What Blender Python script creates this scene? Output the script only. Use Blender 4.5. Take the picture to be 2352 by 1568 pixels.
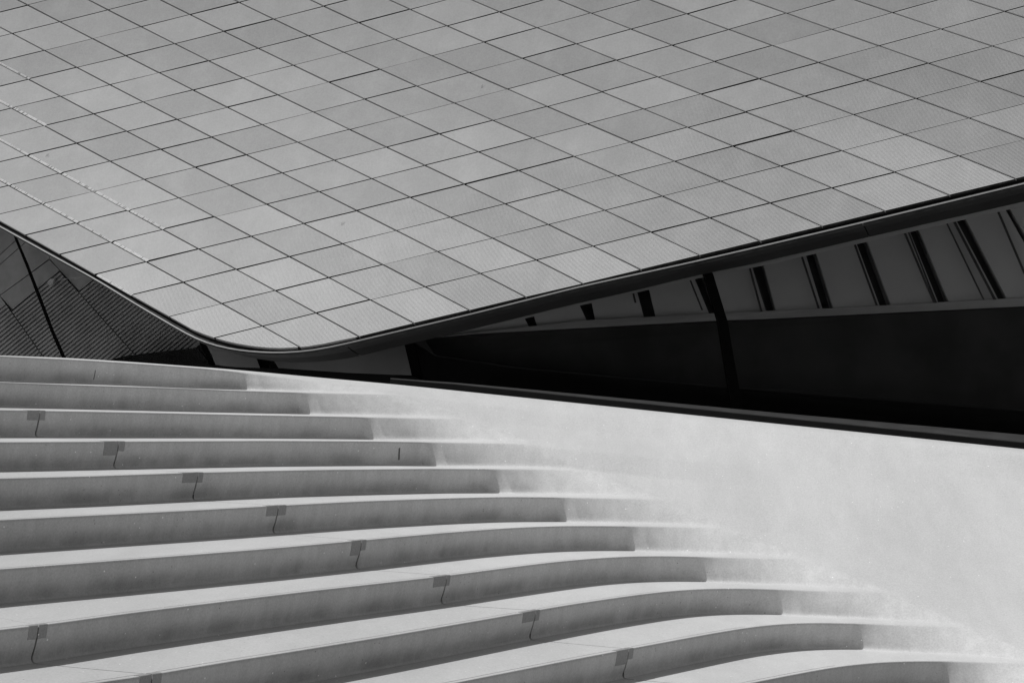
import bpy, math, random
import numpy as np
from mathutils import Vector, Matrix

random.seed(7)
rng = np.random.default_rng(7)
for o in list(bpy.data.objects):
    bpy.data.objects.remove(o)
S = bpy.context.scene
COL = S.collection

# ------------------------------------------------------------------ camera
RISE = 0.16                 # height of one step
A0 = -0.27                  # the eye is this many steps above the top step (slightly below it)
EYE = (A0 + 11) * RISE      # eye height above the pavement
FPX = 5000.0                # focal length in units of a 2352 wide picture
ROLL = math.atan(0.035)
PITCH = math.atan(87 * math.cos(ROLL) / FPX)
FWD = Vector((0, math.cos(PITCH), math.sin(PITCH)))
UP0 = Vector((0, -math.sin(PITCH), math.cos(PITCH)))
RIGHT = Vector((1, 0, 0)) * math.cos(ROLL) + UP0 * math.sin(ROLL)
UPV = UP0 * math.cos(ROLL) - Vector((1, 0, 0)) * math.sin(ROLL)
CAM = Vector((0, 0, EYE))
cam = bpy.data.cameras.new('camera')
cam.sensor_width = 36
cam.lens = 36 * FPX / 2352
cam.clip_start = 0.1
cam.clip_end = 3000
camo = bpy.data.objects.new('camera', cam)
COL.objects.link(camo)
camo.matrix_world = Matrix((
    (RIGHT.x, UPV.x, -FWD.x, CAM.x),
    (RIGHT.y, UPV.y, -FWD.y, CAM.y),
    (RIGHT.z, UPV.z, -FWD.z, CAM.z),
    (0, 0, 0, 1)))
S.camera = camo

# ------------------------------------------------------------------ daylight (black and white photograph: neutral light)
SUN = Vector((-0.60, -0.10, 0.79)).normalized()
w_ = bpy.data.worlds.new('World')
S.world = w_
w_.use_nodes = True
nt = w_.node_tree
nt.nodes.clear()
sky = nt.nodes.new('ShaderNodeTexSky')
sky.sky_type = 'NISHITA'
sky.sun_disc = False
sky.sun_elevation = math.asin(SUN.z)
sky.sun_rotation = math.atan2(SUN.x, SUN.y)
bw = nt.nodes.new('ShaderNodeRGBToBW')
bg = nt.nodes.new('ShaderNodeBackground')
bg.inputs['Strength'].default_value = 0.095
wo = nt.nodes.new('ShaderNodeOutputWorld')
nt.links.new(sky.outputs[0], bw.inputs[0])
nt.links.new(bw.outputs[0], bg.inputs[0])
nt.links.new(bg.outputs[0], wo.inputs[0])
sl = bpy.data.lights.new('sun', 'SUN')
sl.energy = 3.3
sl.angle = math.radians(0.5)
sl.color = (1, 1, 1)
so = bpy.data.objects.new('sun', sl)
COL.objects.link(so)
so.rotation_euler = SUN.to_track_quat('Z', 'Y').to_euler()
so.location = (-20, -5, 30)
S.view_settings.view_transform = 'Standard'
S.view_settings.look = 'None'
S.view_settings.exposure = 0
S.view_settings.gamma = 1
S.view_settings.use_curve_mapping = False
S.cycles.use_denoising = True
S.cycles.max_bounces = 8
S.cycles.transparent_max_bounces = 12


def at(px, py, d):
    """World point seen at (px, py) of the 2352 wide picture, d metres along the view axis."""
    return CAM + d * (FWD + RIGHT * ((px - 1176) / FPX) - UPV * ((py - 784) / FPX))


# ------------------------------------------------------------------ materials
class NB:
    def __init__(self, name):
        self.m = bpy.data.materials.new(name)
        self.m.use_nodes = True
        self.t = self.m.node_tree
        self.t.nodes.clear()
        self.out = self.t.nodes.new('ShaderNodeOutputMaterial')

    def n(self, typ, **kw):
        x = self.t.nodes.new(typ)
        for k, v in kw.items():
            setattr(x, k, v)
        return x

    def l(self, a, b):
        self.t.links.new(a, b)

    def val(self, x, sock):
        if isinstance(x, (int, float)):
            sock.default_value = x
        else:
            self.l(x, sock)

    def math(self, op, a, b=0.0, c=None, clamp=False):
        x = self.n('ShaderNodeMath', operation=op, use_clamp=clamp)
        self.val(a, x.inputs[0])
        self.val(b, x.inputs[1])
        if c is not None:
            self.val(c, x.inputs[2])
        return x.outputs[0]

    def noise(self, co, scale, detail=2, rough=0.5):
        x = self.n('ShaderNodeTexNoise')
        x.inputs['Scale'].default_value = scale
        x.inputs['Detail'].default_value = detail
        x.inputs['Roughness'].default_value = rough
        self.l(co, x.inputs['Vector'])
        return x.outputs[0]

    def ramp(self, v, a, b, lo=0.0, hi=1.0):
        x = self.n('ShaderNodeMapRange', interpolation_type='SMOOTHSTEP')
        self.val(v, x.inputs[0])
        for i, q in enumerate((a, b, lo, hi)):
            x.inputs[i + 1].default_value = q
        return x.outputs[0]

    def scale(self, co, s):
        x = self.n('ShaderNodeMapping')
        x.inputs['Scale'].default_value = s
        self.l(co, x.inputs['Vector'])
        return x.outputs[0]

    def principled(self, col, rough=0.7, metal=0.0, spec=0.5, bump=None, dist=0.002, strength=0.5):
        p = self.n('ShaderNodeBsdfPrincipled')
        if isinstance(col, (int, float)):
            p.inputs['Base Color'].default_value = (col, col, col, 1)
        else:
            self.l(col, p.inputs['Base Color'])
        self.val(rough, p.inputs['Roughness'])
        p.inputs['Metallic'].default_value = metal
        p.inputs['Specular IOR Level'].default_value = spec
        if bump is not None:
            b = self.n('ShaderNodeBump')
            b.inputs['Strength'].default_value = strength
            b.inputs['Distance'].default_value = dist
            self.l(bump, b.inputs['Height'])
            self.l(b.outputs[0], p.inputs['Normal'])
        self.l(p.outputs[0], self.out.inputs[0])
        return p


def concrete_material(name, base, patch=False):
    b = NB(name)
    co = b.n('ShaderNodeTexCoord').outputs['Object']
    uv = b.n('ShaderNodeUVMap', uv_map='flow')
    sep = b.n('ShaderNodeSeparateXYZ')
    b.l(uv.outputs[0], sep.inputs[0])
    U, V = sep.outputs[0], sep.outputs[1]
    big = b.noise(b.scale(co, (1.8, 0.5, 0.8)), 1.0, 4, 0.6)
    mid = b.noise(b.scale(co, (9, 2.6, 5)), 1.0, 4, 0.6)
    fine = b.noise(co, 95.0, 3, 0.75)
    streak = b.noise(b.scale(co, (14, 14, 1.4)), 1.0, 4, 0.6)
    f = b.math('ADD', b.ramp(big, 0.3, 0.7, -0.05, 0.05), 1.0)
    f = b.math('ADD', f, b.ramp(mid, 0.3, 0.75, -0.03, 0.02))
    f = b.math('ADD', f, b.ramp(fine, 0.25, 0.75, -0.11, 0.11))
    f = b.math('ADD', f, b.math('MULTIPLY', b.ramp(streak, 0.32, 0.72, -0.06, 0.04), b.ramp(V, 0.05, 0.15, 0.12, 1.0)))
    if not patch:
        # tone darkens along the flight, away from the bank
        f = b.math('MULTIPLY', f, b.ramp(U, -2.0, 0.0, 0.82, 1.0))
        # riser bands: grime line under the nose, stain with painted shade toward the base
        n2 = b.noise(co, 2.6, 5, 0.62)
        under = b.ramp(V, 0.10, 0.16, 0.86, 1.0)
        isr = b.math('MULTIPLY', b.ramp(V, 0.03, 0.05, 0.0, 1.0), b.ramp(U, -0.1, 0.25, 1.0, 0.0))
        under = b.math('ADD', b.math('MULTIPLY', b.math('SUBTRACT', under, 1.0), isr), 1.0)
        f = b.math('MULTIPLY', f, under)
        shade_stain = b.math('MULTIPLY', b.math('MULTIPLY', b.ramp(V, 0.35, 0.95, 0.0, 1.0), b.ramp(U, 0.0, 0.8, 1.0, 0.0)), b.ramp(n2, 0.34, 0.70, 0.0, 0.32))
        f = b.math('MULTIPLY', f, b.math('SUBTRACT', 1.0, shade_stain))
    # pin holes and small dark specks
    vor = b.n('ShaderNodeTexVoronoi')
    vor.inputs['Scale'].default_value = 42
    b.l(co, vor.inputs['Vector'])
    sc = b.n('ShaderNodeSeparateColor')
    b.l(vor.outputs['Color'], sc.inputs[0])
    hole = b.math('MULTIPLY', b.ramp(vor.outputs['Distance'], 0.08, 0.2, 1.0, 0.0), b.math('GREATER_THAN', sc.outputs[0], 0.86))
    dens = b.ramp(b.noise(co, 1.3, 2), 0.42, 0.62, 0.0, 1.0)
    hole = b.math('MULTIPLY', hole, b.math('MULTIPLY', dens, b.ramp(U, -0.1, 0.3, 1.0, 0.15)))
    f = b.math('MULTIPLY', f, b.math('SUBTRACT', 1.0, b.math('MULTIPLY', hole, 0.62)))
    col = b.math('MULTIPLY', f, base)
    # bright mineral flecks in the exposed aggregate
    v2 = b.n('ShaderNodeTexVoronoi')
    v2.inputs['Scale'].default_value = 50
    b.l(co, v2.inputs['Vector'])
    s2 = b.n('ShaderNodeSeparateColor')
    b.l(v2.outputs['Color'], s2.inputs[0])
    fl = b.math('MULTIPLY', b.ramp(v2.outputs['Distance'], 0.1, 0.28, 1.0, 0.0), b.math('GREATER_THAN', s2.outputs[1], 0.982))
    mx = b.n('ShaderNodeMix', data_type='FLOAT')
    b.l(fl, mx.inputs[0])
    b.l(col, mx.inputs[2])
    mx.inputs[3].default_value = 0.92
    cc = b.n('ShaderNodeCombineColor')
    for i in range(3):
        b.l(mx.outputs[0], cc.inputs[i])
    h = b.math('MULTIPLY', b.math('SUBTRACT', b.math('ADD', fine, b.math('MULTIPLY', mid, 0.6)), b.math('MULTIPLY', hole, 1.5)), b.ramp(U, 0.0, 0.5, 1.0, 0.3))
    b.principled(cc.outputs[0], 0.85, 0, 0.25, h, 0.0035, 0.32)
    return b.m


def plain_material(name, base, rough=0.6, metal=0.0, spec=0.4, var=0.1, scale=8.0, sc3=None):
    b = NB(name)
    co = b.n('ShaderNodeTexCoord').outputs['Object']
    q = b.scale(co, sc3) if sc3 else co
    n1 = b.noise(q, scale, 4, 0.6)
    f = b.ramp(n1, 0.25, 0.75, base * (1 - var), base * (1 + var))
    cc = b.n('ShaderNodeCombineColor')
    for i in range(3):
        b.l(f, cc.inputs[i])
    b.principled(cc.outputs[0], b.ramp(n1, 0.2, 0.8, rough - 0.06, rough + 0.06), metal, spec)
    return b.m


def panel_material():
    b = NB('anodised_ribbed_metal')
    co = b.n('ShaderNodeTexCoord').outputs['Object']
    oi = b.n('ShaderNodeObjectInfo')
    big = b.noise(co, 0.55, 4, 0.6)
    smu = b.noise(co, 3.2, 4, 0.7)
    fin = b.noise(co, 70.0, 2, 0.6)
    f = b.math('ADD', b.ramp(oi.outputs['Random'], 0, 1, -0.10, 0.10), 1.0)
    f = b.math('ADD', f, b.ramp(big, 0.3, 0.7, -0.05, 0.05))
    f = b.math('ADD', f, b.ramp(smu, 0.35, 0.8, -0.06, 0.08))
    f = b.math('ADD', f, b.ramp(fin, 0.3, 0.7, -0.05, 0.05))
    vor = b.n('ShaderNodeTexVoronoi')
    vor.inputs['Scale'].default_value = 3.4
    b.l(co, vor.inputs['Vector'])
    sc = b.n('ShaderNodeSeparateColor')
    b.l(vor.outputs['Color'], sc.inputs[0])
    wob = b.math('ADD', vor.outputs['Distance'], b.ramp(b.noise(co, 55, 2), 0.3, 0.7, -0.04, 0.04))
    spot = b.math('MULTIPLY', b.ramp(wob, 0.03, 0.07, 1.0, 0.0), b.math('GREATER_THAN', sc.outputs[2], 0.93))
    f = b.math('MULTIPLY', f, b.math('SUBTRACT', 1.0, b.math('MULTIPLY', spot, 0.35)))
    col = b.math('MULTIPLY', f, 0.36)
    cc = b.n('ShaderNodeCombineColor')
    for i in range(3):
        b.l(col, cc.inputs[i])
    b.principled(cc.outputs[0], 0.5, 0.0, 0.35)
    return b.m


def glass_material():
    b = NB('tinted_glass')
    tr = b.n('ShaderNodeBsdfTransparent')
    tr.inputs[0].default_value = (0.8, 0.8, 0.8, 1)
    gl = b.n('ShaderNodeBsdfGlossy')
    gl.inputs['Roughness'].default_value = 0.02
    gl.inputs[0].default_value = (0.8, 0.8, 0.8, 1)
    lw = b.n('ShaderNodeLayerWeight')
    lw.inputs[0].default_value = 0.12
    mx = b.n('ShaderNodeMixShader')
    b.l(b.math('MULTIPLY', lw.outputs['Fresnel'], 0.25), mx.inputs[0])
    b.l(tr.outputs[0], mx.inputs[1])
    b.l(gl.outputs[0], mx.inputs[2])
    b.l(mx.outputs[0], b.out.inputs[0])
    return b.m


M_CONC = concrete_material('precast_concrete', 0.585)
M_PATCH = concrete_material('repair_mortar', 0.30, True)
M_PANEL = panel_material()
M_GLINT = plain_material('painted_rib_glint', 0.8, 0.35, 0.0, 0.5, 0.1, 60)  # pale diffuse colour standing in for sun glints on rib ends
M_BACK = plain_material('black_joint_backing', 0.012, 0.9, 0, 0.1)
M_DARK = plain_material('dark_gutter_metal', 0.035, 0.55, 0, 0.3, 0.5, 14)
M_FASC = plain_material('charcoal_fascia_metal', 0.018, 0.4, 0, 0.4, 0.25, 2.5, (0.4, 0.4, 3))
M_LIP = plain_material('pale_edge_metal', 0.5, 0.4, 0.0, 0.5, 0.08, 20)
M_BLACK = plain_material('black_metal', 0.010, 0.5, 0, 0.2, 0.4, 10)
M_FRAME = plain_material('black_window_frame', 0.004, 0.8, 0, 0.05, 0.3, 10)
M_LEDGE = plain_material('grey_sill_metal', 0.05, 0.5, 0, 0.3, 0.25, 6)
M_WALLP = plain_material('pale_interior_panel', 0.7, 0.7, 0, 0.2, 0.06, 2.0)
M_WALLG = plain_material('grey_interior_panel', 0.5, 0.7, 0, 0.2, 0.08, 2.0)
M_RIBW = plain_material('reflected_cladding', 0.43, 0.7, 0, 0.2, 0.15, 5.0)  # tone of the cladding reflected in the left glass
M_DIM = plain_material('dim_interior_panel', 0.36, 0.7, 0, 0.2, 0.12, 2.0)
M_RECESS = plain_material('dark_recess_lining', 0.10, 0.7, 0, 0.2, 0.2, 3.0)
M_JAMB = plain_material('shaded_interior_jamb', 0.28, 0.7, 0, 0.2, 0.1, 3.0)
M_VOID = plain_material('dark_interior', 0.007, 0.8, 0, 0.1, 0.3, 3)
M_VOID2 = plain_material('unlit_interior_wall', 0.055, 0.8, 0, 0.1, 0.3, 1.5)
M_GLASS = glass_material()
M_FILL = plain_material('dark_joint_filler', 0.15, 0.9, 0, 0.1, 0.3, 60)
M_STAIN = plain_material('dark_drip_stain', 0.13, 0.8, 0, 0.1, 0.2, 90)
M_PAVE = plain_material('grey_paving', 0.34, 0.85, 0, 0.2, 0.15, 3)


# ------------------------------------------------------------------ mesh helpers
def link(name, verts, faces, mats, parent=None, smooth=False, uv=None, mi=None, kind=None, label=None):
    me = bpy.data.meshes.new(name)
    me.from_pydata([tuple(v) for v in verts], [], faces)
    for m in (mats if isinstance(mats, (list, tuple)) else [mats]):
        me.materials.append(m)
    if mi is not None:
        me.polygons.foreach_set('material_index', mi)
    if smooth:
        me.polygons.foreach_set('use_smooth', [True] * len(me.polygons))
    if uv is not None:
        lay = me.uv_layers.new(name='flow')
        li = np.zeros(len(me.loops), dtype=np.int32)
        me.loops.foreach_get('vertex_index', li)
        lay.data.foreach_set('uv', np.asarray(uv, dtype=np.float32)[li].ravel())
    me.update()
    o = bpy.data.objects.new(name, me)
    COL.objects.link(o)
    if parent:
        o.parent = parent
    if kind:
        o['kind'] = kind
    if label:
        o['label'] = label
    return o


def thing(name, label, cat, loc):
    o = bpy.data.objects.new(name, None)
    COL.objects.link(o)
    o.location = loc
    o['label'] = label
    o['category'] = cat
    o.empty_display_size = 0.2
    return o


def prism(name, front, back, mats, parent, **kw):
    """closed solid between two equally long loops of points"""
    n = len(front)
    v = list(front) + list(back)
    f = [tuple(range(n)), tuple(range(2 * n - 1, n - 1, -1))]
    for i in range(n):
        j = (i + 1) % n
        f.append((j, i, n + i, n + j))
    return link(name, v, f, mats, parent, **kw)


def slab(name, pts, depth, thick, mats, parent, **kw):
    """pts: picture points; depth: metres or function of px; thick metres away from the viewer"""
    fr = []
    bk = []
    for (x, y) in pts:
        d = depth(x) if callable(depth) else depth
        p = at(x, y, d)
        fr.append(p)
        bk.append(p + Vector((0, thick, 0)))
    return prism(name, fr, bk, mats, parent, **kw)


def sweep(name, rings, mats, parent, closed=True, caps=True, **kw):
    """skin a list of equally long rings of points"""
    n = len(rings[0])
    v = [p for r in rings for p in r]
    f = []
    for i in range(len(rings) - 1):
        for j in range(n if closed else n - 1):
            k = (j + 1) % n
            f.append((i * n + j, i * n + k, (i + 1) * n + k, (i + 1) * n + j))
    if caps and closed:
        f.append(tuple(range(n - 1, -1, -1)))
        f.append(tuple(range((len(rings) - 1) * n, len(rings) * n)))
    return link(name, v, f, mats, parent, **kw)


class Curve:
    """piecewise linear data smoothed with a gaussian, linear beyond its ends"""
    def __init__(self, pts, sigma=45.0, lo=-2400, hi=4400):
        pts = sorted(pts)
        x = np.array([p[0] for p in pts], float)
        y = np.array([p[1] for p in pts], float)
        s0 = (y[1] - y[0]) / (x[1] - x[0])
        s1 = (y[-1] - y[-2]) / (x[-1] - x[-2])
        x = np.r_[lo - 400, x, hi + 400]
        y = np.r_[y[0] + s0 * (lo - 400 - x[1]), y, y[-1] + s1 * (hi + 400 - x[-2])]
        g = np.arange(lo - 400, hi + 401, 8.0)
        yy = np.interp(g, x, y)
        r = int(3 * sigma / 8)
        k = np.exp(-0.5 * (np.arange(-r, r + 1) * 8 / sigma) ** 2)
        k /= k.sum()
        pad = np.r_[yy[0] + (yy[1] - yy[0]) * np.arange(-r, 0), yy, yy[-1] + (yy[-1] - yy[-2]) * np.arange(1, r + 1)]
        self.g = g
        self.v = np.convolve(pad, k, 'valid')

    def __call__(self, x):
        return float(np.interp(x, self.g, self.v))


def sstep(a, b, x):
    t = min(1.0, max(0.0, (x - a) / (b - a)))
    return t * t * (3 - 2 * t)


# ------------------------------------------------------------------ ground
G = 600.0
link('pavement', [(-G, -G, 0), (G, -G, 0), (G, G, 0), (-G, G, 0)], [(0, 1, 2, 3)], M_PAVE, kind='structure')

# ------------------------------------------------------------------ the flight of steps that melts into a bank
NOSE = {
    0: [(0, 817.5), (203, 827), (406, 840.5), (508, 849), (610, 861), (700, 873), (813, 886), (904, 896), (1195, 927), (1757, 985), (2500, 1060), (3200, 1132)],
    1: [(0, 877), (203, 884.5), (406, 890.5), (559, 896.7), (701, 901), (813, 903.5), (914, 906), (1195, 938), (1757, 998), (2500, 1080), (3200, 1157)],
    2: [(0, 940.9), (203, 944.4), (406, 948.5), (610, 953), (843, 957), (1072, 962.5), (1757, 1035), (2500, 1119), (3200, 1198)],
    3: [(0, 1014.5), (203, 1013.5), (406, 1012.5), (610, 1011.5), (843, 1012.5), (985, 1014.5), (1195, 1018.6), (1757, 1080), (2500, 1165), (3200, 1245)],
    4: [(0, 1098), (203, 1093), (406, 1086), (610, 1080.6), (742, 1078), (985, 1075.5), (1195, 1076.5), (1259, 1078), (1355, 1081), (1757, 1124), (2500, 1211), (3200, 1293)],
    5: [(0, 1193.3), (203, 1183), (406, 1173), (610, 1162), (813, 1151), (1016, 1143.6), (1157, 1140), (1294, 1141), (1411, 1143.6), (1513, 1146.6), (1900, 1187), (2500, 1259), (3200, 1343)],
    6: [(0, 1306), (203, 1291), (406, 1275.6), (630, 1258), (813, 1241.6), (1016, 1223), (1176, 1211), (1294, 1206.5), (1447, 1207), (1563, 1209.5), (1675, 1213), (2000, 1245), (2500, 1307), (3200, 1393)],
    7: [(0, 1445), (122, 1431), (305, 1406), (508, 1381), (711, 1356.5), (914, 1334), (1036, 1320), (1157, 1304), (1259, 1291), (1360, 1281.5), (1447, 1276.5), (1528, 1275.5), (1624, 1277.5), (1741, 1281), (1853, 1284.5), (2100, 1308), (2500, 1358), (3200, 1447)],
    8: [(213, 1568), (345, 1549), (508, 1521), (711, 1489), (914, 1456), (1157, 1414), (1228, 1401.5), (1309, 1387.5), (1441, 1368), (1538, 1356), (1624, 1350.5), (1716, 1350), (1817, 1353), (1944, 1357.5), (2051, 1361), (2500, 1412), (3200, 1503)],
    9: [(1157, 1545), (1309, 1515), (1411, 1495.5), (1462, 1486), (1614, 1457.5), (1716, 1440), (1792, 1431.5), (1868, 1428.5), (1970, 1430), (2097, 1435), (2234, 1441), (2500, 1470), (3200, 1562)],
    10: [(1721, 1568), (1817, 1549), (1919, 1530), (2021, 1519), (2122, 1516), (2224, 1517.5), (2352, 1522.5), (2500, 1533), (3200, 1625)],
}
TOPB = [(0, 816), (152, 821.5), (305, 831), (406, 838.5), (508, 846), (610, 855), (711, 864.5), (904, 881.5), (1195, 911.5), (1757, 969.5), (2352, 1030.5), (3200, 1118)]
CREASE = {0: 800, 1: 914, 2: 1072, 3: 1205, 4: 1355, 5: 1513, 6: 1675, 7: 1853, 8: 2051, 9: 2234, 10: 2430}
EDGE = {0: 561, 1: 700, 2: 839, 3: 985.5, 4: 1132, 5: 1286.5, 6: 1446.6, 7: 1617, 8: 1789.5, 9: 1976, 10: 2170}
EDGE = {k: x - (17 if k <= 4 else 12 if k <= 7 else 7) for k, x in EDGE.items()}
JOINT = {0: -267, 1: -88, 2: 92, 3: 273, 4: 455, 5: 640, 6: 831, 7: 1027, 8: 1231, 9: 1445, 10: 1668}
JOINT2 = {0: -1300, 1: -1100, 2: -900, 3: -690, 4: -480, 5: -280, 6: -100, 7: 89, 8: 350, 9: 600, 10: 860}
DEND = {0: 15.05, 1: 14.95, 2: 14.85, 3: 14.7, 4: 14.5, 5: 14.3, 6: 14.05, 7: 13.75, 8: 13.4, 9: 13.05, 10: 12.7}
DHAND = {
    0: [(0, 13.8), (203, 14.35), (406, 14.8), (610, 15.1), (813, 15.35), (904, 15.45), (1300, 15.5)],
    1: [(0, 13.15), (203, 13.7), (406, 14.2), (610, 14.65), (813, 15.0), (914, 15.2), (1300, 15.4)],
    2: [(0, 12.5), (203, 13.0), (406, 13.55), (610, 14.1), (843, 14.65), (1072, 15.05), (1400, 15.25)],
}
TSTEP = 0.753
NY = {k: Curve(NOSE[k], 32) for k in NOSE}
ND = {}
for k in NOSE:
    if k in DHAND:
        pts = list(DHAND[k])
    else:
        pts = []
        x = -1600.0
        while x <= CREASE[k]:
            yh = 830 + 0.035 * x
            den = NY[k](x) - yh
            pts.append((x, 1062 * (A0 + k) / den * TSTEP))
            x += 40
    pts += [(2500, DEND[k]), (3200, DEND[k] - 0.2)]
    ND[k] = Curve(pts, 70)
TY = Curve(TOPB, 30)
TD = Curve([(0, 14.1), (406, 15.05), (610, 15.4), (904, 15.75), (1195, 15.78), (2352, 15.3), (3200, 15.0)], 90)


def xk(k, w):
    if w <= -2:
        return JOINT2[k] + (w + 2) * 950
    if w <= -1:
        return JOINT[k] + (w + 1) * (JOINT[k] - JOINT2[k])
    if w <= 0:
        return EDGE[k] + w * (EDGE[k] - JOINT[k])
    if w <= 1:
        return EDGE[k] + w * (CREASE[k] - EDGE[k])
    if w <= 2:
        return CREASE[k] + (w - 1) * (2500 - CREASE[k])
    return 2500 + (w - 2) * 600


def nose(k, w):
    x = xk(k, w)
    return at(x, NY[k](x), ND[k](x))


def uphill(k, w):
    e = 0.03
    a, b = nose(k, w - e), nose(k, w + e)
    t = Vector((b.x - a.x, b.y - a.y, 0)).normalized()
    return Vector((-t.y, t.x, 0)), t


def fillet(P, C, Q, r, n=5):
    """n points rounding corner C between P and Q"""
    a, b = P - C, Q - C
    la, lb = a.length, b.length
    r1 = min(r, la * 0.45, lb * 0.45)
    p, q = C + a * (r1 / la), C + b * (r1 / lb)
    out = []
    for i in range(n):
        t = i / (n - 1)
        out.append(p * (1 - t) ** 2 + C * (2 * t * (1 - t)) + q * t * t)
    return out


NSTEP = 11


def column(w, side):
    """profile points of all blocks at w; returns list (per block k) of (points, v)"""
    bank = side > 0
    N = [nose(k, w) for k in range(NSTEP)]
    up = [uphill(k, w) for k in range(NSTEP)]
    if bank and w > 1.0:
        # beyond the last trace of a step the slope is one fair surface
        a = np.array([tuple(p) for p in N])
        kk = np.arange(NSTEP)
        fit = np.stack([np.polyval(np.polyfit(kk, a[:, c], 3), kk) for c in range(3)], 1)
        g = sstep(1.0, 1.5, w)
        a = a * (1 - g) + fit * g
        N = [Vector(p) for p in a]
    N.append(Vector((N[10].x + 0.05, N[10].y - 0.45, -0.03)))
    B = []
    m = 0.0
    if bank:
        t = min(1.0, max(0.0, w))
        m = 0.38 * t + 0.62 * t * t
    for k in range(NSTEP):
        if bank:
            lean = max(0.03, (0.12 + up[k][0].dot(SUN)) / SUN.z)
            fl = min(1.0, max(0.0, w) / 0.17) ** 0.85
            u = (0.024 + (-min(0.12, lean * RISE) - 0.024) * fl) * (1 - m)
        else:
            u = 0.024 + 0.012 * sstep(0.0, 0.5, -w)
        b = N[k] + up[k][0] * u + up[k][1] * (0.018 * max(0.0, 1 - 3 * abs(w)))
        b = Vector((b.x, b.y, N[k + 1].z))
        b = b.lerp(N[k].lerp(N[k + 1], 0.82), m)
        B.append(b)
    xT = xk(0, w)
    T = at(xT, TY(xT), TD(xT))
    rn = 0.012 + (0.22 * sstep(0.88, 1.45, w) if bank else 0)
    rb = 0.032 + (0.22 * sstep(0.7, 1.3, w) if bank else 0)
    res = []
    for k in range(NSTEP):
        prev = T if k == 0 else B[k - 1]
        pts, vs = [], []
        if k == 0:
            pts += [T + Vector((0, 0.01, -0.6)), T + Vector((0, 0.005, -0.02))]
            pts += fillet(T + Vector((0, 0.0, -0.3)), T, N[0], 0.01, 3)
            vs += [0] * 5
        else:
            pts += fillet(N[k - 1], B[k - 1], N[k], rb)
            vs += [1.0, 0.9, 0.5, 0.1, 0.0]
        d = (prev - N[k])
        ln = d.length
        d = d / max(ln, 1e-6)
        # fine non-slip groove cut a little behind the nose
        gd = 0.005 if (not bank and w < -0.47 and abs(w + 1) > 0.045 and abs(w + 2) > 0.045 and k > 0 and ln > 0.12) else 0.0
        for a, dd in ((0.5, 0), (0.042, 0), (0.0415, 1), (0.0355, 1), (0.035, 0)):
            s = a * ln if a == 0.5 else min(a, ln * 0.48 * a / 0.05)
            if bank:
                far = ln - min(rb, ln * 0.45)
                near = min(rn, ln * 0.45, (B[k] - N[k]).length * 0.45)
                s = far + (near - far) * {0.5: 0.15, 0.042: 0.35, 0.0415: 0.5, 0.0355: 0.65, 0.035: 0.85}[a]
            pts.append(N[k] + d * s - Vector((0, 0, gd * dd)))
            vs.append(0.0)
        pts += fillet(prev, N[k], B[k], min(rn, 0.03) if ln < 0.05 else rn)
        vs += [0.0, 0.0, 0.04, 0.1, 0.12]
        nx = fillet(N[k], B[k], N[k + 1], rb)[0]
        last = pts[-1]
        for t in (0.2, 0.4, 0.6, 0.8, 1.0):
            q = last.lerp(nx, t)
            # the riser is very slightly hollow
            q = q + up[k][0] * (0.0 if bank else (-0.005 * sstep(0.05, 0.6, -w)) * math.sin(math.pi * t))
            pts.append(q)
            vs.append(0.12 + 0.88 * t)
        res.append((pts, vs, up[k][0]))
    return res


stair = thing('concrete_staircase', 'pale precast concrete steps curving and melting into a smooth sloping bank', 'stairs', (0, 11, 0))
STO = Vector((0, 11, 0))


def build_block(k, wa, wb, n):
    rings, uv = [], []
    for i in range(n + 1):
        w = wa + (wb - wa) * i / n
        pts, vs, up = column(w, -1)[k]
        end, st = pts[-1], pts[0]
        extra = [end + up * 0.10 + Vector((0, 0, 0.03)), st + up * 0.01 + Vector((0, 0, -0.16))]
        ring = [p - STO for p in pts + extra]
        rings.append(ring)
        uv += [(w, v) for v in vs] + [(w, 0.0)] * len(extra)
    nn = len(rings[0])
    v = [p for r in rings for p in r]
    f = []
    for i in range(n):
        for j in range(nn):
            q = (j + 1) % nn
            f.append((i * nn + j, i * nn + q, (i + 1) * nn + q, (i + 1) * nn + j))
    f.append(tuple(range(nn - 1, -1, -1)))
    f.append(tuple(range(n * nn, (n + 1) * nn)))
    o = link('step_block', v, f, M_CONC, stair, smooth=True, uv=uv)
    try:
        with_angle(o)
    except Exception:
        pass
    return o


def with_angle(o, ang=40):
    me = o.data
    import bmesh
    bm = bmesh.new()
    bm.from_mesh(me)
    lim = math.radians(ang)
    for e in bm.edges:
        if len(e.link_faces) == 2:
            e.smooth = e.calc_face_angle(0) < lim
        else:
            e.smooth = False
    bm.to_mesh(me)
    bm.free()


blocks = {}
GAP = 0.0021
for k in range(NSTEP):
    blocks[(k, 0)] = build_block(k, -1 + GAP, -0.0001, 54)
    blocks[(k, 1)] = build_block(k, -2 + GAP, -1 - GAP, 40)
    if k >= 2:
        blocks[(k, 2)] = build_block(k, -3 + GAP, -2 - GAP, 16)
    if k >= 5:
        blocks[(k, 3)] = build_block(k, -4 + GAP, -3 - GAP, 10)

def joint_filler(k, jw, parent):
    rings = []
    for w in (jw - GAP * 1.2, jw + GAP * 1.2):
        pts, vs, up = column(w, -1)[k]
        a = [p + up * 0.007 - Vector((0, 0, 0.007)) - STO for p in pts]
        b = [p + up * 0.05 - Vector((0, 0, 0.05)) - STO for p in pts]
        rings.append(a + b[::-1])
    sweep('joint_filler', rings, M_FILL, parent)


for k in range(NSTEP):
    joint_filler(k, -1, blocks[(k, 0)])
    if k >= 7:
        joint_filler(k, -2, blocks[(k, 1)])

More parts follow.
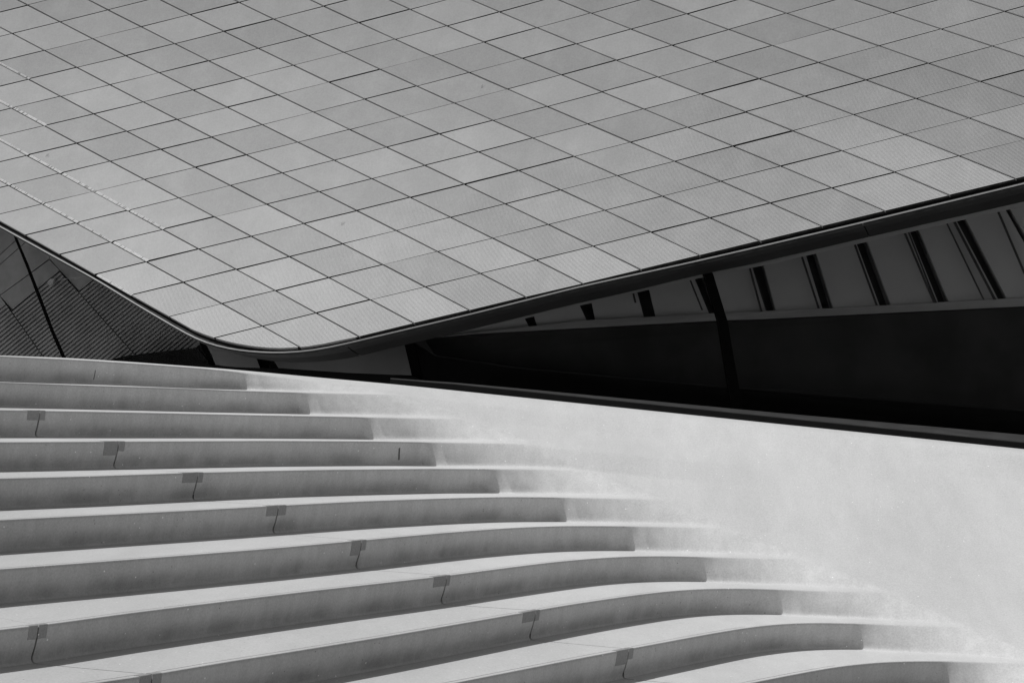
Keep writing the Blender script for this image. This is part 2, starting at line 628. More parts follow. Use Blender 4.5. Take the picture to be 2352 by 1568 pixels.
# the bank: same profile, riser leaning more and more until only the slope is left
ws = [0.0001] + [i / 100 for i in range(1, 20)] + [i / 36 for i in range(7, 37)] + [1 + i / 30 for i in range(1, 31)] + [2 + i / 6 for i in range(1, 7)]
rings, uv = [], []
for w in ws:
    cl = column(w, 1)
    pts, vs = [], []
    for k in range(NSTEP):
        pts += cl[k][0]
        vs += cl[k][1]
    pts.append(Vector((pts[-1].x + 0.05, pts[-1].y - 0.2, -0.05)))
    vs.append(0)
    pts.append(Vector((pts[0].x, pts[0].y, -0.05)))
    vs.append(0)
    rings.append([p - STO for p in pts])
    fade = 1.0 if w <= 1 else 0.0
    uv += [(w, v * fade) for v in vs]
nn = len(rings[0])
v = [p for r in rings for p in r]
f = []
for i in range(len(rings) - 1):
    for j in range(nn):
        q = (j + 1) % nn
        f.append((i * nn + j, i * nn + q, (i + 1) * nn + q, (i + 1) * nn + j))
f.append(tuple(range((len(rings) - 1) * nn, len(rings) * nn)))
jv = []
cb, cl0 = column(-0.0001, -1), column(0.0001, 1)
for k in range(NSTEP):
    pa = cb[k][0][-6:] + (cb[k + 1][0][:4] if k + 1 < NSTEP else [])
    pb = cl0[k][0][-6:] + (cl0[k + 1][0][:4] if k + 1 < NSTEP else [])
    for a, b in zip(pa, pb):
        v += [a - STO, b - STO]
        uv += [(0, 0.3), (0, 0.3)]
    n0 = len(v) - 2 * len(pa)
    for q in range(len(pa) - 1):
        f.append((n0 + 2 * q, n0 + 2 * q + 1, n0 + 2 * q + 3, n0 + 2 * q + 2))
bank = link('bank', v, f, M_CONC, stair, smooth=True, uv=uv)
with_angle(bank, 50)


def skin_patch(name, parent, k, wa, wb, j0, j1, off, mat, jag=0.0, n=6):
    """thin skin laid on a block between profile points j0..j1"""
    fr, bk = [], []
    for i in range(n + 1):
        w = wa + (wb - wa) * i / n
        pts, vs, up = column(w, -1)[k]
        out = -up
        a = pts[j0:j1 + 1]
        a = list(a)
        if jag:
            a[-1] = a[-1].lerp(a[-2], random.random() * jag)
            a[0] = a[0].lerp(a[1], random.random() * jag)
        fr.append([p + out * off + Vector((0, 0, off)) - STO for p in a])
        bk.append([p - out * 0.004 - Vector((0, 0, 0.004)) - STO for p in a])
    m = len(fr[0])
    v = [p for r in fr for p in r] + [p for r in bk for p in r]
    o2 = (n + 1) * m
    f = []
    for i in range(n):
        for j in range(m - 1):
            f.append((i * m + j, i * m + j + 1, (i + 1) * m + j + 1, (i + 1) * m + j))
    rim = [i * m for i in range(n + 1)] + [n * m + j for j in range(1, m)] + [i * m + m - 1 for i in range(n - 1, -1, -1)] + list(range(m - 2, 0, -1))
    for q in range(len(rim)):
        a, b = rim[q], rim[(q + 1) % len(rim)]
        f.append((a, b, b + o2, a + o2))
    return link(name, v, f, mat, parent, uv=[(0, 0)] * len(v))


# mortar repairs over the nose at every joint (two halves, one on each block)
for k in range(2, NSTEP):
    for jw, bl, br in ((-1, 1, 0), (-2, 2, 1)):
        if jw == -2 and k < 7:
            continue
        L = (nose(k, jw + 0.1) - nose(k, jw - 0.1)).length / 0.2
        wl = (0.085 + random.uniform(-0.03, 0.035)) / L
        wr = (0.07 + random.uniform(-0.03, 0.03)) / L
        g = 0.004 / L
        skin_patch('repair_patch', blocks[(k, bl)], k, jw - wl, jw - g, 9, 16 if k % 3 else 17, 0.0018, M_PATCH, 0.10)
        skin_patch('repair_patch', blocks[(k, br)], k, jw + g, jw + wr, 9, 16, 0.0018, M_PATCH, 0.10)

# dark drip running down one riser
def drip(k, px, j0, j1, wid):
    lo, hi = -1.0, 0.0
    for _ in range(40):
        mid = (lo + hi) / 2
        if xk(k, mid) < px:
            lo = mid
        else:
            hi = mid
    L = (nose(k, lo + 0.05) - nose(k, lo - 0.05)).length / 0.1
    skin_patch('drip_stain', blocks[(k, 0)], k, lo - wid / L, lo + wid / L, j0, j1, 0.0012, M_STAIN, 0.5, 3)


drip(3, 918, 15, 20, 0.006)
drip(0, 222, 16, 19, 0.003)

# ------------------------------------------------------------------ building
BO = Vector((0, 18, 0))
bld = thing('ribbed_metal_building', 'building with sweeping ribbed grey metal cladding panels over dark glass, above the steps', 'building', BO)

PL_N = RIGHT * 0.27463883 - UPV * 0.56454831 + FWD * 0.77836927       # away from the viewer
SC = 0.4477
PL_C = PL_N.dot(SC * (RIGHT * -3.77953858 - UPV * 0.11424792 + FWD * 37.96840342))
NRM = -PL_N.normalized()                                            # outward normal of the cladding


def onplane(px, py, off=0.0):
    r = FWD + RIGHT * ((px - 1176) / FPX) - UPV * ((py - 784) / FPX)
    t = max(0.0, (640 - py) / 640)
    return CAM + r * (PL_C / PL_N.dot(r)) * (1 - 0.026 * t * t) + NRM * off


GRID = {
    0: (-1, [(97, 466), (175, 510), (251, 556), (330, 601), (422, 649), (510, 698), (607, 749)]),
    1: (0, [(61, 357), (137, 399), (216, 441), (295, 483), (373, 527), (452, 571), (543, 620), (632, 668), (726, 717), (823, 772)]),
    2: (0, [(102, 290), (175, 330), (254, 371), (333, 412), (411, 455), (493, 499), (574, 543), (663, 589), (757, 637), (851, 688), (950, 743)]),
    3: (0, [(61, 181), (137, 219), (213, 262), (290, 303), (369, 343), (450, 383), (528, 426), (612, 468), (696, 513), (787, 560), (879, 607), (975, 659), (1077, 713)]),
    4: (0, [(28, 79), (102, 117), (178, 155), (252, 194), (328, 233), (406, 274), (485, 315), (566, 356), (648, 398), (732, 439), (818, 484), (912, 529), (1006, 578), (1105, 628), (1205, 682)]),
    5: (0, [(64, 11), (137, 51), (208, 89), (287, 127), (367, 168), (445, 207), (523, 247), (605, 286), (683, 328), (767, 368), (853, 410), (940, 452), (1034, 499), (1133, 547), (1233, 595), (1337, 650)]),
    6: (0, [(251, 23), (323, 62), (401, 101), (480, 141), (559, 179), (640, 219), (719, 258), (803, 298), (886, 339), (973, 380), (1064, 422), (1164, 468), (1261, 515), (1365, 566), (1472, 621)]),
    7: (0, [(437, 35), (513, 73), (594, 110), (673, 149), (755, 189), (838, 228), (922, 267), (1008, 307), (1098, 350), (1189, 391), (1289, 437), (1391, 483), (1497, 533), (1607, 587)]),
    8: (0, [(549, 6), (627, 43), (709, 81), (790, 119), (875, 160), (958, 197), (1044, 237), (1130, 277), (1223, 319), (1314, 359), (1419, 404), (1525, 450), (1632, 500), (1746, 553)]),
    9: (0, [(742, 14), (823, 52), (907, 90), (991, 130), (1077, 165), (1164, 205), (1259, 245), (1350, 284), (1447, 325), (1551, 369), (1657, 417), (1769, 466), (1883, 519)]),
    10: (0, [(942, 23), (1026, 60), (1113, 98), (1197, 135), (1294, 173), (1386, 212), (1477, 250), (1576, 291), (1683, 335), (1792, 381), (1911, 433), (2028, 484)]),
    11: (0, [(1146, 28), (1233, 66), (1320, 103), (1419, 138), (1515, 178), (1609, 217), (1711, 257), (1817, 300), (1934, 347), (2054, 398), (2181, 447)]),
    12: (0, [(1355, 31), (1449, 67), (1543, 103), (1642, 141), (1741, 180), (1845, 220), (1960, 264), (2077, 309), (2206, 361), (2338, 409)]),
    13: (-2, [(1576, 31), (1675, 67), (1777, 106), (1878, 145), (1985, 183), (2107, 227), (2229, 270)]),
    14: (-3, [(1810, 30), (1914, 68), (2021, 107), (2130, 145), (2252, 188)]),
    15: (-4, [(2051, 29), (2163, 67), (2280, 105)]),
    16: (-5, [(2303, 28)]),
}
rows = []
for u, (vl, l) in GRID.items():
    for i, p in enumerate(l):
        rows.append((u, vl - (len(l) - 1 - i), p[0], p[1]))
R_ = np.array(rows, float)


def homog(P):
    a = []
    for u, v, x, y in P:
        x = (x - 1176) / 1000
        y = (y - 784) / 1000
        a.append([u, v, 1, 0, 0, 0, -x * u, -x * v, -x])
        a.append([0, 0, 0, u, v, 1, -y * u, -y * v, -y])
    return np.linalg.svd(np.array(a))[2][-1].reshape(3, 3)


HM = homog(R_)


def hmap(u, v):
    q = HM @ np.array([u, v, 1.0])
    return q[0] / q[2] * 1000 + 1176, q[1] / q[2] * 1000 + 784


def basis(u, v):
    u = (u - 7) / 8.0
    v = (v + 7) / 8.0
    return [u ** i * v ** j for i in range(5) for j in range(5 - i)]


BM = np.array([basis(r[0], r[1]) for r in R_])
HP = np.array([hmap(r[0], r[1]) for r in R_])
CX = np.linalg.lstsq(BM, R_[:, 2] - HP[:, 0], rcond=None)[0]
CY = np.linalg.lstsq(BM, R_[:, 3] - HP[:, 1], rcond=None)[0]
VTOP = {}


def guv(u, v):
    """picture position of grid point (u, v) of the cladding"""
    uc = min(max(u, -1.2), 17.0)
    lo = -9 - 1.5 * uc if uc < 5 else -17 + (uc - 5) * 0.9
    vc = min(max(v, lo), 0.6)
    hx, hy = hmap(u, v)
    b_ = np.array(basis(uc, vc))
    return hx + float(b_ @ CX), hy + float(b_ @ CY)


# lower boundary of the cladding, in picture points
EDGE_L = [(-700, 128), (0, 507), (132, 580.5), (218, 630), (313, 684), (406, 740), (457, 765), (508, 782), (550, 791), (597, 798), (645, 801)]
EDGE_R = [(645, 801), (690, 798), (721, 793.5), (826, 772), (996, 732), (1095, 709), (1471, 620), (1755, 551.5), (2336, 409.5), (3000, 245)]
LIP_L = [(-700, 145), (0, 520), (125, 589.5), (218, 640), (313, 699), (411, 756), (450, 779.5), (483, 791), (534, 803), (600, 809), (652, 810)]
LIP_R = [(652, 810), (716, 805), (780, 792), (830, 780), (996, 741), (1095, 717.5), (1331, 658), (1590, 601.5), (1755, 563.5), (1966, 514), (2352, 421), (3000, 262)]
BOT_L = [(-700, 142), (0, 517), (125, 587), (218, 638), (313, 697), (411, 754), (455, 780), (490, 795), (541, 813.5), (597, 826.5), (652, 832.5), (690, 833)]
BOT_R = [(690, 833), (716, 832.5), (780, 826.5), (830, 817.5), (906, 797), (996, 776), (1095, 753), (1316, 699), (1451, 669), (1616, 628.5), (1693, 614), (1755, 600.5), (1994, 544.5), (2352, 463), (3000, 312)]


def resample(pts, n, sig=1.0):
    p = np.array(pts, float)
    s = np.r_[0, np.cumsum(np.hypot(*np.diff(p, axis=0).T))]
    t = np.linspace(0, s[-1], 1200)
    q = np.c_[np.interp(t, s, p[:, 0]), np.interp(t, s, p[:, 1])]
    r = 26
    k = np.exp(-0.5 * (np.arange(-r, r + 1) / (r / 2.5)) ** 2)
    k /= k.sum()
    out = []
    for c in range(2):
        y = q[:, c]
        pad = np.r_[2 * y[0] - y[r:0:-1], y, 2 * y[-1] - y[-2:-r - 2:-1]]
        out.append(np.convolve(pad, k, 'valid'))
    q = np.c_[out[0], out[1]]
    idx = np.linspace(0, 1199, n).round().astype(int)
    return q[idx]


def joined(a, b, na=60, nb=70):
    full = a + b[1:]
    q = resample(full, 2400 and 1200)
    # split again at the joint so that the three curves correspond
    j = int(np.argmin(np.hypot(q[:, 0] - a[-1][0], q[:, 1] - a[-1][1])))
    ia = np.linspace(0, j, na).round().astype(int)
    ib = np.linspace(j, len(q) - 1, nb).round().astype(int)[1:]
    return q[np.r_[ia, ib]]


EC = joined(EDGE_L, EDGE_R)
LC = joined(LIP_L, LIP_R)
BC = joined(BOT_L, BOT_R)

# boundary in grid coordinates: left end of every rib as a function of v
bu, bv = [], []
for (x, y) in EC:
    u, v = 3.0, -4.0
    for _ in range(30):
        gx, gy = guv(u, v)
        e = 0.02
        ax, ay = guv(u + e, v)
        cx, cy = guv(u, v + e)
        J = np.array([[(ax - gx) / e, (cx - gx) / e], [(ay - gy) / e, (cy - gy) / e]])
        du = np.linalg.solve(J, np.array([x - gx, y - gy]))
        u += float(np.clip(du[0], -2, 2))
        v += float(np.clip(du[1], -2, 2))
        u = min(max(u, -6), 20)
        v = min(max(v, -25), 3)
    bu.append(u)
    bv.append(v)
bu, bv = np.array(bu), np.array(bv)
VE_U, VE_V = bu.copy(), bv.copy()
right = EC[:, 0] > 830
VMAXU, VMAXV = bu[right], bv[right]
left_ok = (~right) & (EC[:, 0] > -500)
LU, LV = bu[left_ok], bv[left_ok]
o_ = np.argsort(LV)
LV, LU = LV[o_], LU[o_]


def vmax(u):
    return float(np.interp(u, VMAXU, VMAXV)) if u >= VMAXU[0] else float(VMAXV[0])


def uleft(v):
    return float(np.interp(v, LV, LU))


RIBS = 28          # ribs per panel
NP = 0


def make_panel(u0, v0, v1):
    """one ribbed cladding panel: real ribs running along u, folded edges all round"""
    global NP
    gu, gv = 0.016, random.choice((0.006, 0.009, 0.012, 0.016, 0.022))
    vhi = min(v1, vmax(u0 + 0.5))
    if v1 - vhi < 0:
        vhi = v1
    va, vb = v0 + gv, (vhi - gv if vhi == v1 else vhi)
    if vb - va < 0.03:
        return None
    u1 = u0 + 1
    nr = max(2, int(round((vb - va) * RIBS)))
    lift = random.uniform(-0.002, 0.002)
    tu, tv = random.uniform(-0.0035, 0.0035), random.uniform(-0.003, 0.003)
    p = (vb - va) / nr
    prof = []
    for i in range(nr):
        s = va + i * p
        prof += [(s + 0.06 * p, -0.0022), (s + 0.22 * p, 0.0), (s + 0.78 * p, 0.0), (s + 0.94 * p, -0.0022)]
    rowsv = []
    for (v, h) in prof:
        ul = max(u0 + gu, uleft(v) if v > LV[0] else -9)
        ur = u1 - gu
        if ul >= ur - 0.01:
            continue
        rowsv.append((v, h, ul, ur))
    if len(rowsv) < 8:
        return None
    # sun glints painted as pale rib ends along the left corner of the roof
    midx, midy = guv(u0, (va + vb) / 2)
    cut = (u0 == 0 and midx < 330) or (u0 == 1 and midx < 340) or (u0 == 2 and midx < 120) or (u0 == 3 and midx < 90)
    clip = any(r[2] > u0 + gu + 1e-6 for r in rowsv)
    if u0 == -1 and clip and 190 < guv(max(-1, rowsv[len(rowsv) // 2][2]), (va + vb) / 2)[0] < 420:
        cut = True
    if random.random() < 0.1:
        cut = False
    cw = random.uniform(0.035, 0.065)
    verts, faces, mi = [], [], []
    for (v, h, ul, ur) in rowsv:
        c = cw if cut else 0.008
        st = [(ul, -0.03), (ul, h - (0.012 if cut else 0.002)), (ul + min(c, (ur - ul) * 0.3), h), ((ul + ur) / 2, h), (ur, h), (ur, -0.03)]
        for (u, hh) in st:
            x, y = guv(u, v)
            t = tu * (u - u0 - 0.5) + tv * (v - (va + vb) / 2)
            verts.append(onplane(x, y, hh + (lift + t if hh > -0.02 else 0)) - BO)
    n = 6
    for i in range(len(rowsv) - 1):
        for j in range(n - 1):
            faces.append((i * n + j, i * n + j + 1, (i + 1) * n + j + 1, (i + 1) * n + j))
            mi.append(1 if (cut and j == 1 and random.random() < 0.88) else 0)
    # folded edges at both ends across the ribs
    for base, rev in ((0, False), ((len(rowsv) - 1) * n, True)):
        loop = tuple(range(base, base + n))
        faces.append(loop if rev else loop[::-1])
        mi.append(2)
    NP += 1
    return link('cladding_panel', verts, faces, [M_PANEL, M_GLINT, M_DARK], bld, mi=mi)


def inview(u0, v0, v1):
    xs, ys = zip(*[guv(u, v) for u in (u0, u0 + 1) for v in (v0, v1)])
    return max(xs) > -210 and min(xs) < 2560 and max(ys) > -90 and min(ys) < 900


for u0 in range(-2, 18):
    for v1 in range(1, -24, -1):
        if inview(u0, v1 - 1, min(v1, 0)):
            make_panel(u0, v1 - 1, v1)

# dark backing behind the joints, thick roof body
rings = []
for (x, y) in EC[::2]:
    col = [y + (-900 - y) * q / 16 for q in range(17)]
    rings.append([onplane(x, yy, -0.032) - BO for yy in col] + [onplane(x, yy, -0.07) - BO for yy in col[::-1]])
sweep('roof_backing', rings, M_BACK, bld)

# gutter, pale lip and fascia that wrap the lower edge of the cladding
ne = len(EC)
E3 = [onplane(x, y, -0.045) for x, y in EC]
L3 = [onplane(x, y, 0.0) for x, y in LC]
B3 = []
for i, (x, y) in enumerate(BC):
    r = FWD + RIGHT * ((x - 1176) / FPX) - UPV * ((y - 784) / FPX)
    d = (L3[i] - CAM).dot(FWD) + 0.20
    B3.append(at(x, y, d))
rings = []
for i in range(ne):
    o1 = (L3[i] - E3[i])
    t = o1.normalized()
    rings.append([E3[i] - t * 0.03 - BO, L3[i] - NRM * 0.03 - BO, L3[i] - NRM * 0.05 - BO, E3[i] - t * 0.03 - NRM * 0.03 - BO])
sweep('gutter', rings, M_DARK, bld)
rings = []
for i in range(ne):
    a = L3[max(i - 1, 0)]
    b = L3[min(i + 1, ne - 1)]
    tan = (b - a).normalized()
    s = tan.cross(NRM).normalized()
    if s.dot(L3[i] - E3[i]) < 0:
        s = -s
    p0, p1 = L3[i] - s * 0.0036 + NRM * 0.0036, L3[i] + s * 0.0036 - NRM * 0.0036
    bk = -NRM * 0.012 - s * 0.006
    rings.append([p0 - BO, p1 - BO, p1 + bk - BO, p0 + bk - BO])
sweep('gutter_lip', rings, M_LIP, bld)
cuts = [0]
for px in (786, 1970):
    cuts.append(int(np.argmin(np.abs(LC[:, 0] - px) + 1e4 * (LC[:, 0] < 600))))
cuts.append(ne - 1)


def between(arr, i, f):
    return arr[i].lerp(arr[i + 1], f)


for a, b in zip(cuts[:-1], cuts[1:]):
    rings = []
    seq = list(range(a, b + 1))
    for i in seq:
        l_, b_ = L3[i].copy(), B3[i].copy()
        if i == a and a > 0:
            l_, b_ = between(L3, i, 0.04), between(B3, i, 0.04)
        if i == b and b < ne - 1:
            l_, b_ = between(L3, i - 1, 0.96), between(B3, i - 1, 0.96)
        l_ = l_ - NRM * 0.006
        # slightly bellied sheet
        mid = l_.lerp(b_, 0.45) + (RIGHT * 0.2 - UPV * 0.5 - FWD * 0.8).normalized() * 0.012
        back = Vector((0, 0.03, 0.0))
        rings.append([l_ - BO, mid - BO, b_ - BO, b_ + back - BO, mid + back * 1.5 - BO, l_ + back - BO])
    sweep('fascia', rings, M_FASC, bld, smooth=False)
# soffit going back from the fascia to the glass line and beyond
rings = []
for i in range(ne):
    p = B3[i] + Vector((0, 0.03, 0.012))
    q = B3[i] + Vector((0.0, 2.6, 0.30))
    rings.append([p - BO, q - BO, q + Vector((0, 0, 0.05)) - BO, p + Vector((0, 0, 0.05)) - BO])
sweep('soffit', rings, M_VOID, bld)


# ------------------------------------------------------------------ right hand window and what lies behind it
def dg(x):
    if x < 470:
        return 18.3 + (470 - x) * 1.5 / 470
    return 18.3 - (x - 470) * 1.35 / 1880


K = 0.9958


def bar(name, pts, wid, depth, thick, mat, parent):
    """upright bar following picture points, wid in picture units"""
    rings = []
    for i, (x, y) in enumerate(pts):
        wv = wid[i] if isinstance(wid, (list, tuple)) else wid
        a, b = at(x - wv / 2, y, depth(x)), at(x + wv / 2, y, depth(x))
        bk = Vector((0, thick, 0))
        rings.append([a - BO, b - BO, b + bk - BO, a + bk - BO])
    return sweep(name, rings, mat, parent)


def rslab(name, pts, depth, thick, mat, parent=None, **kw):
    fr, bk = [], []
    for (x, y) in pts:
        d = depth(x) if callable(depth) else depth
        p = at(x, y, d)
        fr.append(p - BO)
        bk.append(p + Vector((0, thick, 0)) - BO)
    return prism(name, fr, bk, mat, parent or bld, **kw)


def botline(x):
    return float(np.interp(x, BC[:, 0][10:], BC[:, 1][10:]))


# panes between the mullions
def mull_x(pts, y):
    return float(np.interp(y, [p[1] for p in pts], [p[0] for p in pts]))


MU_A = [(-260, 250), (-235, 330), (-200, 480), (-150, 720), (-120, 850)]
MU_B = [(20, 505), (38, 553), (60, 605), (87, 675), (119, 759), (152, 835)]
MU_C = [(440, 745), (463, 785), (478, 815), (492, 850)]
MU_D = [(925, 745), (941, 795), (953, 845), (962, 890)]
MU_E = [(1612, 585), (1629, 632), (1660, 735), (1688, 900), (1698, 970)]
MU_F = [(2640, 380), (2670, 560), (2720, 800), (2750, 1080)]


def pane(ma, mb, n=4):
    pts = list(ma) + list(mb[::-1])
    fr = [at(x, y, dg(x) + 0.05) - BO for x, y in pts]
    bk = [p + Vector((0, 0.012, 0)) for p in fr]
    return fr, bk


windows = []
for ma, mb in ((MU_A, MU_B), (MU_B, MU_C), (MU_C, MU_D), (MU_D, MU_E), (MU_E, MU_F)):
    f_, b_ = pane(ma, mb)
    windows.append(prism('window', f_, b_, M_GLASS, bld))
bar('mullion', MU_B, [5, 5, 6, 7, 7, 8], dg, 0.03, M_FRAME, bld)
bar('mullion', MU_C, [10, 11, 12, 12], dg, 0.06, M_FRAME, bld)
bar('mullion', MU_D, [20, 22, 22, 22], dg, 0.16, M_FRAME, bld)
bar('mullion', MU_E, [19, 20, 21, 23, 24], dg, 0.16, M_FRAME, bld)


def di(x):
    return dg(x) + 1.0


# pale wall panels seen through the glass with dark slots between them
SLOTS = [  # picture points in the 2362 wide original: top-left, top-right, bottom-left, bottom-right
    ((1204, 722), (1228, 716), (1222, 757), (1240, 755)),
    ((1330, 690), (1362, 682), (1353, 738), (1373, 738)),
    ((1463, 648), (1493, 648), (1485, 731), (1513, 731)),
    ((1592, 618), (1616, 618), (1636, 724), (1656, 723)),
    ((1729, 588), (1755, 588), (1769, 719), (1790, 718)),
    ((1850, 560), (1875, 560), (1897, 712), (1922, 711)),
    ((1964, 530), (1990, 530), (2029, 705), (2055, 704)),
    ((2088, 508), (2110, 508), (2164, 697), (2188, 696)),
    ((2190, 478), (2213, 478), (2303, 691), (2323, 690)),
    ((2300, 450), (2312, 450), (2432, 684), (2444, 684)),
    ((2400, 430), (2420, 430), (2540, 678), (2560, 678)),
    ((2520, 400), (2540, 400), (2660, 672), (2680, 672)),
    ((2640, 380), (2660, 380), (2780, 666), (2800, 666)),
]
SLOTS = [tuple((x * K, y * K) for x, y in s) for s in SLOTS]
prev_t, prev_b = (955, 775), (965, 778)
for i, s in enumerate(SLOTS):
    tl, tr, bl, br = s
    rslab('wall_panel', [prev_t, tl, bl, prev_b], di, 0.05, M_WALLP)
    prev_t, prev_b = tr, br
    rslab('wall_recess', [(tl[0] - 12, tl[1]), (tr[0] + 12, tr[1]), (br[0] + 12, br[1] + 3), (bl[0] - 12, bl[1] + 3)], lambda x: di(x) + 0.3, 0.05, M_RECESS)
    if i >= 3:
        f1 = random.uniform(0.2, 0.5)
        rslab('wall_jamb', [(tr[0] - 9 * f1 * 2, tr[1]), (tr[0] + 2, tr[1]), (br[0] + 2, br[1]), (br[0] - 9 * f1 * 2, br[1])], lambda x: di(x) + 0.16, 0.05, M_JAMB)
# slim stanchions just left of each slot
for (x0, y0, x1, y1, w0) in ((1459, 668, 1466, 698, 4), (1590, 640, 1620, 715, 3.5), (1726, 604, 1757, 718, 4), (1732, 600, 1768, 716, 2),
                             (1847, 582, 1889, 711, 4), (1968, 552, 2023, 704, 4), (2083, 526, 2156, 698, 4), (2092, 524, 2160, 698, 2.5),
                             (2196, 500, 2296, 691, 5), (2180, 505, 2270, 691, 2.5), (2300, 480, 2390, 690, 4)):
    bar('stanchion', [(x0 * K, y0 * K), (x1 * K, y1 * K)], w0 * K, lambda x: di(x) - 0.06, 0.03, M_RECESS, bld)
# handrail pale band below the panels, dark wall under it
rslab('wall_rail', [(965, 778), (1346, 735.2), (1656, 718), (1915, 707.5), (2185, 692), (2900, 654),
                    (2900, 675), (2352, 703), (1755, 732), (1640, 736), (1333, 753), (1095, 766), (985, 776)], lambda x: di(x) - 0.03, 0.09, M_WALLG)
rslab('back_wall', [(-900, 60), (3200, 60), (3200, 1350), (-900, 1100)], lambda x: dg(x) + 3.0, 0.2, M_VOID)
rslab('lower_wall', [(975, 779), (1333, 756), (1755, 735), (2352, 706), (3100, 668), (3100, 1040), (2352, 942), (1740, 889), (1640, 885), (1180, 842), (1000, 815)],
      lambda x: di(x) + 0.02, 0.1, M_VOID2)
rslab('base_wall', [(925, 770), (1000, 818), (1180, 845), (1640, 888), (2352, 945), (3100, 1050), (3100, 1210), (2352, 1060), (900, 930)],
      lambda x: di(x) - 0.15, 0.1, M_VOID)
# reflection of the fascia in the glass, built as a narrow lighter strip
rslab('fascia_reflection', [(1075, botline(1075) - 20), (1700, botline(1700) - 20), (2480, botline(2480) - 20), (2480, botline(2480) + 10), (2352, botline(2352) + 10),
                      (1755, botline(1755) + 9), (1616, botline(1616) + 7), (1316, botline(1316) + 6), (1095, botline(1095) + 4)],
      lambda x: dg(x) + 0.5, 0.04, M_WALLP)

# centre: two grey panels behind the tip of the roof
def dc(x):
    return dg(x) + 0.35


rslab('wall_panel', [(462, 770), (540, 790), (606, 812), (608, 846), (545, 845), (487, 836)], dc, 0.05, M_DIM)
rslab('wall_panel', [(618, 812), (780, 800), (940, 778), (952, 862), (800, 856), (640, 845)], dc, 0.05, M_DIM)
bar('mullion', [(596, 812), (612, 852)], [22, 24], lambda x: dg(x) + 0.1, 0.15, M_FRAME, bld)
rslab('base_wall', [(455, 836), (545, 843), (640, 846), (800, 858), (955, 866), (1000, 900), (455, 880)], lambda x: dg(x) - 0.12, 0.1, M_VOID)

# left: reflection of ribbed and smooth cladding, built as panels behind the glass
def dl(x):
    return dg(x) + 0.9


RS = -0.81
JA = ((0, 678.7), (99, 818))
JB = ((112, 595), (307, 811))


def online(J, x):
    (x0, y0), (x1, y1) = J
    return y0 + (y1 - y0) * (x - x0) / (x1 - x0)


def meet(J, px, py):
    """picture x where the rib line through (px,py) crosses joint line J"""
    (x0, y0), (x1, y1) = J
    m = (y1 - y0) / (x1 - x0)
    x = (py - RS * px - y0 + m * x0) / (m - RS)
    return x, online(J, x)


def ribbed(J0, J1, top, n, x_left=None, x_right=None):
    """ribbed sheet between two joint lines; top = first rib point"""
    verts, faces = [], []
    k = 0
    for i in range(n):
        yy = top[1] + 10.7 * i
        def ends(y):
            a = meet(J0, top[0], y) if J0 else (x_left, y + RS * (x_left - top[0]))
            b = meet(J1, top[0], y) if J1 else (x_right, y + RS * (x_right - top[0]))
            return (a[0] + 1.0, a[1]), (b[0] - 1.0, b[1] + 0.6)
        for (y, off) in ((yy, 0.045), (yy + 1.4, 0.0), (yy + 7.0, 0.0), (yy + 8.4, 0.045)):
            a, b = ends(y)
            verts += [at(a[0], a[1], dl(a[0]) + off) - BO, at(b[0], b[1], dl(b[0]) + off) - BO]
    m = n * 4
    for i in range(m - 1):
        faces.append((2 * i, 2 * i + 1, 2 * i + 3, 2 * i + 2))
    nv = len(verts)
    verts += [v + Vector((0, 0.12, 0)) for v in verts]
    faces += [tuple(q + nv for q in f[::-1]) for f in faces]
    for i in range(m - 1):
        faces.append((2 * i, 2 * i + 2, 2 * i + 2 + nv, 2 * i + nv))
        faces.append((2 * i + 1, 2 * i + 1 + nv, 2 * i + 3 + nv, 2 * i + 3))
    faces.append((0, nv, nv + 1, 1))
    faces.append((nv - 2, nv - 1, 2 * nv - 1, 2 * nv - 2))
    return link('reflected_rib_panel', verts, faces, M_RIBW, bld)


ribbed(None, JA, (15, 700), 22, x_left=-120)
ribbed(JA, JB, (28, 714), 36)
ribbed(JB, None, (180, 672), 32, x_right=520)
# smooth reflected panels above the ribs
def sm(p):
    return rslab('reflected_smooth_panel', p, lambda x: dl(x) + 0.03, 0.05, M_RIBW)


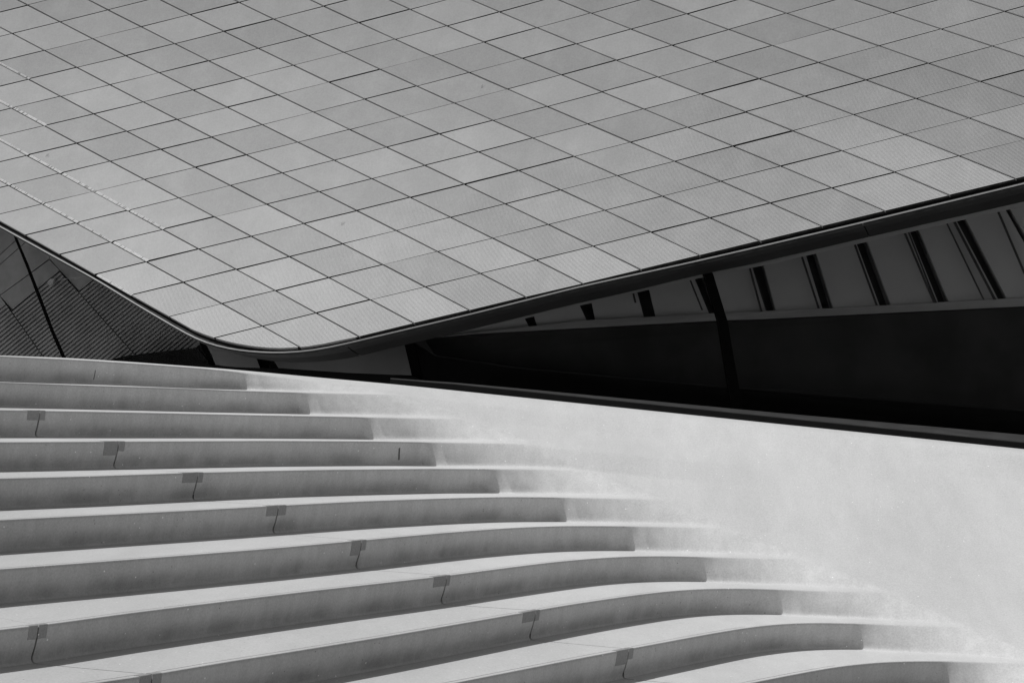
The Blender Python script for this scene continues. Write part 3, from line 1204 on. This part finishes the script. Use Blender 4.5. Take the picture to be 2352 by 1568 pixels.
sm([(-120, 640), (-2, 678), (13, 699), (-120, 807)])
sm([(-700, 330), (-120, 330), (60, 440), (94, 499), (-60, 638), (-125, 695), (-125, 900), (-700, 900)])
sm([(-60, 640), (95, 500), (108, 512), (-2, 608)])
sm([(-60, 690), (-1, 609.5), (109, 513), (113, 594), (2, 676)])
sm([(0, 679), (114, 597), (137, 621), (29, 710)])
sm([(110, 512), (330, 480), (330, 548), (182, 668), (114, 594)])
rslab('reflection_backing', [(-250, 400), (420, 400), (420, 760), (200, 690), (-250, 800)], lambda x: dl(x) + 0.14, 0.05, M_DIM)
rslab('base_wall', [(225, 832), (290, 817), (380, 806), (452, 798), (480, 830), (488, 860), (225, 850)], lambda x: dl(x) - 0.25, 0.1, M_VOID)

# a small spot lamp simplifying the reflected details, seen against the ribs
lamp = rslab('spot_lamp', [(108, 648), (116, 640), (124, 641), (121, 650), (113, 655)], lambda x: dl(x) - 0.1, 0.06, M_WALLP)
bar('lamp_arm', [(134, 643), (150, 640), (190, 636)], [3, 3, 3], lambda x: dl(x) - 0.1, 0.03, M_WALLP, lamp)

# sill between the bank and the glass
xs = [897, 960, 1050, 1195, 1400, 1600, 1757, 2000, 2200, 2352, 2600, 3000]
rings, led = [], []
for x in xs:
    y0 = TY(x)
    d = TD(x) + 0.06
    ft = y0 - 10 - 3.5 * sstep(897, 1100, x)
    fb = at(x, y0 + 14, d)
    tp = at(x, ft, d)
    wd = np.interp(x, [897, 1100, 1757, 2352, 3000], [1.2, 3.5, 9, 17, 27])
    bkp = at(x, ft - wd, d + 0.5)
    rings.append([fb - BO, tp - BO, bkp + Vector((0, 0, -0.012)) - BO, bkp + Vector((0, 0, -0.3)) - BO])
    led.append([tp + Vector((0, -0.006, 0.001)) - BO, tp + Vector((0, -0.006, 0.006)) - BO, bkp + Vector((0, 0, 0.006)) - BO, bkp + Vector((0, 0, -0.008)) - BO])
sweep('sill', rings, M_BLACK, bld)
sweep('sill_cap', led, M_LEDGE, bld)
print('panels', NP)
